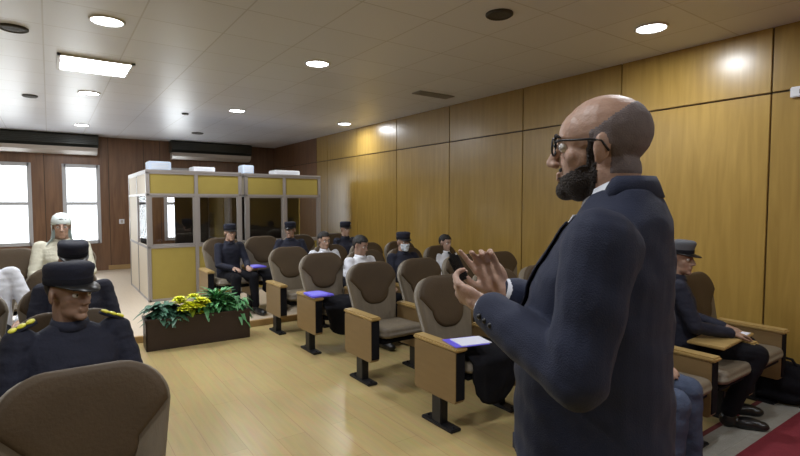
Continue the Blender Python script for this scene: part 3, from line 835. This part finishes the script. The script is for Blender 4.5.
# right block
seated('officer in dark navy with a cap, hands in lap, beside the booth front', 1.93, 6.68, PH, R(12), 'uniform', 'cap', lean=8, bend=16, nod=-2, turn=-10, s=.88, m_leg=M_black, arms='lap', seat=.40)
seated('officer in navy cap leaning aside in front of the right booth', 2.82, 6.72, PH, R(-18), 'uniform', 'cap', lean=16, bend=10, s=.90, turn=-20, arms='rest', seat=.39)
seated('officer in dark uniform and cap, back row, nearest the wood wall', 3.80, 6.74, PH, 0, 'uniform', 'cap', lean=20, s=.90, arms='lap', seat=.39)
seated('young person in white shirt in the row beside the planter', X1+PW*.84, 5.62, 0, 0, 'shirt', 'hair', lean=22, s=.90, nod=6, arms='lap', seat=.40)
seated('young person in white shirt looking down, one row nearer than the other', X1+PW*.78, 4.70, 0, R(8), 'shirt', 'hair', lean=20, bend=10, nod=14, turn=12, s=.88, arms='lap', seat=.40)
seated('officer with navy cap and white face mask, arms crossed', X1+PW*1.86, 4.72, 0, R(-6), 'uniform', 'cap', lean=18, s=.90, mask=True, arms='cross', seat=.40)
seated('young person in white shirt and black tie near the wood wall', X1+PW*3.14, 4.72, 0, 0, 'shirt', 'hair', lean=26, bend=0, s=.84, tie=True, nod=4, arms='lap')
seated('officer in dark uniform and grey peaked cap seated by the carpet and wood wall', 3.65, 1.72, 0, R(34), 'uniform', 'cap', lean=4, s=.95, turn=-30, nod=2,
    arms='lap', m_leg=M_black, vox=.007, m_skin=M_skin2, knees=.12, feet=(-.03, .14), cap_mats=(mat('cap_grey', (.10, .105, .12), .8), M_black))
seated('person in blue grey jeans seated behind the suited man, only a knee showing', 2.56, 1.68, 0, R(12), 'shirt', 'hair', lean=12, s=1.0, m_leg=M_jeans, m_top=M_jeans, arms='lap', vox=.008)
# left block
seated('officer with peaked cap and yellow shoulder braid in the lower left', .075, 2.58, -.0, R(10), 'uniform', 'cap', lean=10, s=1.0, turn=26, nod=2, arms='lap', vox=.006, m_skin=M_skin2, epaulette=True, shoulder=1.08, seat=.385)
seated('second officer in navy cap directly behind the braided officer', .12, 3.86, 0, 0, 'uniform', 'cap', lean=6, s=.97, nod=12, turn=5, arms='lap')
seated('person in white shirt at the left edge, only sleeve and forearm showing', -.43, 4.86, 0, 0, 'shirt', 'hair', lean=4, s=1.0, arms='rest')
pc, Jc, hc = seated('person in a cream jacket and pale knitted hat in front of the window', .10, 6.30, PH, 0, 'cream', 'hair', lean=6, s=1.05, arms='lap', shoulder=1.05, m_leg=M_cream)
bm = bmesh.new(); n = 24
ring_loft(bm, [[hc + V((rx*math.cos(2*math.pi*k/n), .012+rx*1.2*math.sin(2*math.pi*k/n), zz)) for k in range(n)] for rx, zz in [(.086, .02), (.092, .035), (.09, .07), (.075, .115), (.04, .142), (.004, .150)]])
obj('knitted_hat', bm, M_headcloth, pc)
bm = bmesh.new()
rings = []
for (z_, r_) in [(.02, .092), (-.06, .088), (-.13, .10), (-.19, .15)]:
    rings.append([hc + V((r_*math.cos(a), .02+r_*1.05*math.sin(a), z_)) for a in [R(-25+230*k/20) for k in range(21)]])
g = [[bm.verts.new(p) for p in r_] for r_ in rings]
for a, b in zip(g[:-1], g[1:]):
    for i in range(20): bm.faces.new([a[i], a[i+1], b[i+1], b[i]])
bmesh.ops.solidify(bm, geom=bm.faces[:], thickness=.01); obj('scarf', bm, M_headcloth, pc)

# notes on the right officer's armrest
t = thing('document_pad', 'papers on the armrest board beside the right officer', 'papers', (X1+PW*2.5, 1.46, .577), R(4))
bm = bmesh.new(); box(bm, -.40, .17, -.10, .12, 0, .018, .004); flat('board', bm, M_arm, t)
bm = bmesh.new(); box(bm, -.02, .13, -.09, .08, .018, .024); flat('sheet', bm, M_paper, t)

# ------------------------------------------------------------------ the standing speaker
SX, SY = 1.045, .675
def speaker():
    # local frame: faces -Y, left side is +X ; rotated so that he faces the audience (image left)
    body_yaw = R(200)          # rotates -Y to about (-.45,+.88) minus
    root = thing('person', 'bald bearded man in navy suit and glasses standing in front, holding a black remote', 'person', (SX, SY, 0), body_yaw)
    hy = R(7)
    H = V((0, -.004, 1.628)); Mh = Matrix.Rotation(hy, 3, 'Z') @ Matrix.Rotation(R(-1), 3, 'X')
    nk = V((0, .045, 1.47))
    S = {k: V((k*.190, .045, 1.415)) for k in (-1, 1)}
    E = {1: V((.262, .025, 1.168)), -1: V((-.27, -.04, 1.16))}
    W = {1: V((.135, -.225, 1.255)), -1: V((-.045, -.262, 1.262))}
    bm = bmesh.new()
    head_prims(bm, H, Mh, V((0, .045, 1.44)), .062, 1.12)
    # fuller jaw and nape
    ell(bm, H + Mh @ V((0, .045, -.06)), (.058, .045, .06), Mh); ell(bm, H + Mh @ V((0, -.03, -.095)), (.05, .045, .028), Mh)
    secloft(bm, [(V((0, 0, .86)), .14, .11), (V((0, -.01, 1.05)), .14, .12), (V((0, 0, 1.28)), .15, .10), (V((0, .03, 1.40)), .14, .07), (V((0, .04, 1.47)), .06, .05)], 20)
    for k in (-1, 1):
        limb(bm, [S[k], E[k], W[k]], [.05, .04, .027])
        limb(bm, [V((k*.09, .02, .88)), V((k*.10, .0, .47)), V((k*.10, .03, .09))], [.08, .055, .038])
        capsule(bm, V((k*.10, .02, .05)), V((k*.12, -.12, .035)), .035, .025)
    # left hand (near the camera) grips the phone, right hand palm up gesturing
    hand_prims(bm, W[1], V((-.25, -1, .30)), V((.75, -.1, -.55)), -1, curls=[.55, .7, .8, .85], s=1.0, thumb_in=.7)
    hand_prims(bm, W[-1], V((.05, -.60, .85)), V((-.6, -.4, .1)), 1, curls=[.15, .7, .9, 1.0], s=1.0, thumb_in=.5)
    me = remesh(bm, .0042, 5, .5)
    link('body', me, M_skin, root)
    Mi = Mh.inverted()
    def inh(c): return Mi @ (c-H)
    def P(x, y, z): return H + Mh @ V((x, y, z))
    # shaved hair around the back and sides
    def hp(c):
        p = inh(c)
        if p.z > .108 or p.length > .15: return False
        if abs(p.x) > .0765 and -.05 < p.z < .024 and p.y < .035: return False
        lim = .005 + .10*max(0, (p.z-.03)/.08)**.8
        if p.y < lim - .02: return False
        if p.y < .03 and p.z < -.0: return False
        return p.z > -.062 - .0*p.y
    obj('shaved_hair', shell(me, hp, .0018), M_stubble, root)
    def bp(c):
        p = inh(c)
        if p.length > .145: return False
        if abs(p.x) > .072 and p.y > -.02: return False
        if p.y > .002: return False
        edge = -.040 - .50*max(0, -.02-p.y)
        edge = max(edge, -.070)
        moust = p.y < -.078 and -.058 < p.z < -.047 and abs(p.x) < .032
        if p.y < -.085 and -.080 < p.z < -.056 and abs(p.x) < .020: return False
        return p.z < edge and p.z > -.122 or moust or (-.020 < p.y < -.004 and -.06 < p.z < .012)
    obj('beard', shell(me, bp, .0045), M_beard, root)
    for k in (-1, 1):
        bm = bmesh.new(); ell(bm, P(k*.030, -.0745, -.001), (.0125,)*3, seg=14); e = obj('eye', bm, M_eye, root)
        bm = bmesh.new(); ell(bm, P(k*.030, -.0845, -.001), (.006, .0038, .006), Mh, seg=10); obj('iris', bm, M_iris, e)
        bm = bmesh.new(); tube(bm, [P(k*.014, -.098, .021), P(k*.03, -.093, .027), P(k*.048, -.080, .020)], [.003, .005, .002], 8); obj('eyebrow', bm, M_beard, root)
    # glasses
    bm = bmesh.new()
    for k in (-1, 1):
        c = V((k*.033, -.098, .0)); ring = []
        for i in range(25):
            a = 2*math.pi*i/24; x_ = .0265*math.copysign(abs(math.cos(a))**.7, math.cos(a)); z_ = .019*math.copysign(abs(math.sin(a))**.8, math.sin(a))
            ring.append(P(c.x+x_, c.y + .10*abs(c.x+x_)*.35, c.z+z_))
        tube(bm, ring, .0027, 6, cap=False)
        tube(bm, [P(k*.060, -.090, .008), P(k*.079, -.075, .010), P(k*.083, -.01, .010), P(k*.084, .012, .006), P(k*.082, .028, -.016)], .0028, 6)
    tube(bm, [P(-.009, -.099, .004), P(0, -.104, .008), P(.009, -.099, .004)], .0025, 6)
    gl = obj('glasses', bm, M_darkmetal, root)
    for k in (-1, 1):
        bm = bmesh.new(); vs = [bm.verts.new(P(k*.033+.024*math.cos(a), -.097+.012, .017*math.sin(a))) for a in [2*math.pi*i/20 for i in range(20)]]
        vs2 = [bm.verts.new(v.co + Mh @ V((0, .0015, 0))) for v in vs]
        bm.faces.new(vs); bm.faces.new(list(reversed(vs2)))
        for i in range(20): bm.faces.new([vs[i], vs2[i], vs2[(i+1) % 20], vs[(i+1) % 20]])
        flat('lens', bm, M_glass, gl)
    # jacket
    bm = bmesh.new()
    secloft(bm, [(V((0, .0, .78)), .205, .165), (V((0, -.005, .95)), .200, .172), (V((0, -.012, 1.08)), .192, .170), (V((0, -.005, 1.22)), .198, .160),
                 (V((0, .012, 1.34)), .200, .142), (V((0, .032, 1.41)), .188, .116), (V((0, .048, 1.462)), .150, .100), (V((0, .052, 1.500)), .105, .084), (V((0, .050, 1.530)), .078, .070)], 32, 2.35)
    ell(bm, (0, .085, 1.36), (.16, .075, .12))
    for k in (-1, 1):
        ell(bm, S[k] + V((-k*.012, .0, -.008)), (.072, .080, .072))
        ell(bm, S[k] + V((-k*.06, .0, .028)), (.07, .06, .035), Matrix.Rotation(k*.35, 3, 'Y'))
        m1 = ipl(S[k], E[k], .5)
        limb(bm, [S[k], m1, E[k]], [.074, .068, .060])
        limb(bm, [E[k], ipl(E[k], W[k], .5), ipl(E[k], W[k], .90)], [.061, .054, .045])
    me2 = remesh(bm, .006, 4, .5)
    # long drag folds
    nrm = [v.normal.copy() for v in me2.vertices]
    for v, vn in zip(me2.vertices, nrm):
        p = v.co.copy(); side = 1 if p.x > 0 else -1
        w_ = noise.noise(V((p.x*7, p.y*7, p.z*16 + p.y*10))) + .5*noise.noise(p*22)
        v.co = p + vn*w_*.007
    jk = link('suit_jacket', me2, M_suit, root)
    # cuffs
    for k in (-1, 1):
        d = (W[k]-E[k]).normalized(); bm = bmesh.new()
        tube(bm, [ipl(E[k], W[k], .86), ipl(E[k], W[k], .99)], [.040, .036], 20); obj('shirt_cuff', bm, M_shirt, root)
        bm = bmesh.new(); sidev = d.cross(V((0, 0, 1))).normalized()*k
        for i in range(3):
            c = ipl(E[k], W[k], .72+.07*i) - V((0, 0, 1))*.0 + sidev*(-.047); ell(bm, c, (.007, .007, .007), seg=10)
        obj('sleeve_button', bm, M_leather, jk)
    # jacket collar (rolled band around the nape falling into lapels)
    bm = bmesh.new(); prof = []
    N_ = 36
    rows = []
    for i in range(N_+1):
        a = R(-62 + 304*i/N_)              # open at the front (-Y)
        f = max(0, -math.sin(a)); dz = -.085*f - .03*f*f
        c = V((0, .028, 0)); ca, sa = math.cos(a), math.sin(a)
        def q(r, z, ex=0): return V((r*ca, .042 + r*1.0*sa - ex*f, z + dz + .028*(1-f)))
        rows.append([q(.066, 1.470), q(.068, 1.524), q(.073, 1.530), q(.080, 1.516), q(.091, 1.484, .02)])
    g = [[bm.verts.new(p) for p in r_] for r_ in rows]
    for a_, b_ in zip(g[:-1], g[1:]):
        for j in range(4): bm.faces.new([a_[j], a_[j+1], b_[j+1], b_[j]])
    bmesh.ops.recalc_face_normals(bm, faces=bm.faces); bmesh.ops.solidify(bm, geom=bm.faces[:], thickness=.005)
    obj('jacket_collar', bm, M_suit, root)
    from mathutils.bvhtree import BVHTree
    bt = BVHTree.FromPolygons([v.co.copy() for v in me2.vertices], [tuple(p.vertices) for p in me2.polygons])
    def patch(name, prof, off, m_, parent, k=1, nx=8, nz=26):
        """cloth patch lying on the jacket front; prof: (z, inner x, outer x)"""
        bm = bmesh.new(); g = []
        z_a, z_b = prof[0][0], prof[-1][0]
        for i in range(nz+1):
            z = z_a + (z_b-z_a)*i/nz
            for (p0, p1) in zip(prof[:-1], prof[1:]):
                if p1[0] <= z + 1e-6: break
            t_ = (p0[0]-z)/(p0[0]-p1[0]) if p0[0] != p1[0] else 0
            xi, xo = p0[1]+(p1[1]-p0[1])*t_, p0[2]+(p1[2]-p0[2])*t_
            row = []
            for j_ in range(nx+1):
                x = (xi+(xo-xi)*j_/nx)*k
                h_ = bt.ray_cast(V((x, -.198, z)), V((0, 1, 0)))[0]
                row.append(bm.verts.new(V((x, (h_.y if h_ else -.1)-off, z))))
            g.append(row)
        for a_, b_ in zip(g[:-1], g[1:]):
            for j_ in range(nx): bm.faces.new([a_[j_], a_[j_+1], b_[j_+1], b_[j_]])
        bmesh.ops.recalc_face_normals(bm, faces=bm.faces); bmesh.ops.solidify(bm, geom=bm.faces[:], thickness=-.004)
        return obj(name, bm, m_, parent)
    for k in (-1, 1):
        patch('lapel', [(1.455, .050, .078), (1.375, .044, .118), (1.362, .043, .098), (1.350, .042, .122), (1.25, .030, .085), (1.10, .006, .012)], .007, M_suit_trim, jk, k)
    # shirt front & collar
    patch('shirt', [(1.470, -.052, .052), (1.375, -.046, .046), (1.25, -.032, .032), (1.12, -.006, .006)], .003, M_shirt, root)
    bm = bmesh.new(); rows = []
    for i in range(31):
        a = R(-86 + 352*i/30); f = max(0, -math.sin(a)); ca, sa = math.cos(a), math.sin(a)
        dz = -.034*f
        rows.append([V((r_*ca, .036 + r_*1.02*sa, z_+dz)) for r_, z_ in ((.066, 1.475), (.067, 1.545), (.070, 1.548), (.080, 1.500))])
    g = [[bm.verts.new(p) for p in r_] for r_ in rows]
    for a_, b_ in zip(g[:-1], g[1:]):
        for j in range(3): bm.faces.new([a_[j], a_[j+1], b_[j+1], b_[j]])
    obj('shirt_collar', bm, M_shirt, root)
    # pocket flap and vent line
    for k in (-1, 1):
        bm = bmesh.new(); t = bmesh.new(); bmesh.ops.create_cube(t, size=1); bmesh.ops.bevel(t, geom=t.edges[:], offset=.1, segments=2, affect='EDGES')
        merge(bm, t, 0, Matrix.Translation((k*.150, -.112, .94)) @ Matrix.Rotation(k*R(50), 4, 'Z') @ Matrix.Diagonal((.12, .012, .045, 1)))
        obj('pocket_flap', bm, M_suit_trim, jk)
    # trousers, shoes
    bm = bmesh.new(); ell(bm, (0, .01, .86), (.175, .14, .12))
    for k in (-1, 1): limb(bm, [V((k*.09, .01, .86)), V((k*.10, .0, .47)), V((k*.105, .03, .10))], [.105, .080, .070])
    me3 = remesh(bm, .008, 3); wrinkle(me3, .005, (10, 10, 16), 2); link('trousers', me3, M_suit, root)
    for k in (-1, 1):
        bm = bmesh.new(); A = V((k*.105, .03, 0))
        ell(bm, A + V((0, .01, .055)), (.044, .055, .055)); ell(bm, A + V((k*.01, -.10, .042)), (.048, .12, .042)); ell(bm, A+V((k*.012, -.19, .032)), (.042, .06, .030))
        me4 = remesh(bm, .006, 2)
        for v in me4.vertices: v.co.z = max(v.co.z, 0.0)
        link('shoe', me4, M_leather, root)
    # phone, its own thing, in the left hand
    Mw = Matrix.Translation((SX, SY, 0)) @ Matrix.Rotation(body_yaw, 4, 'Z')
    c = Mw @ V((.096, -.322, 1.340))
    ph = thing('remote_clicker', 'small black remote held up between the suited man fingers', 'remote', c, 0)
    ph.rotation_euler = (R(-14), R(-24), R(-30))
    bm = bmesh.new(); box(bm, -.014, .014, -.008, .008, -.040, .032, .006); flat('case', bm, M_darkmetal, ph)
    bm = bmesh.new()
    for q in (-.012, .004, .018): box(bm, -.007, .007, -.0095, -.0075, q-.004, q+.004, .001)
    flat('buttons', bm, M_leather, ph)
speaker()

# ------------------------------------------------------------------ light & camera
w = bpy.data.worlds.new('World'); sc.world = w; w.use_nodes = True
bg = w.node_tree.nodes['Background']; bg.inputs[0].default_value = (.90, .96, 1, 1); bg.inputs[1].default_value = 3.0
for i, (a, b) in enumerate(wins):
    ld = bpy.data.lights.new('daylight', 'AREA'); ld.shape = 'RECTANGLE'; ld.size = b-a; ld.size_y = ZW1-ZW0; ld.energy = 22; ld.color = (.92, .97, 1)
    lo = bpy.data.objects.new('daylight', ld); COL.objects.link(lo); lo.location = ((a+b)/2, YF+.25, (ZW0+ZW1)/2); lo.rotation_euler = (R(-90), 0, 0)
cd = bpy.data.cameras.new('Camera'); cam = bpy.data.objects.new('Camera', cd); COL.objects.link(cam)
cd.sensor_width = 36; cd.lens = 497/800*36; cd.clip_start = .05
cam.location = (0, 0, 1.5); cam.rotation_euler = (R(90-2.9), 0, R(-35.2)); sc.camera = cam
sc.view_settings.view_transform = 'Standard'; sc.view_settings.look = 'None'; sc.view_settings.gamma = 1
sc.view_settings.use_curve_mapping = False; sc.view_settings.exposure = 0.0
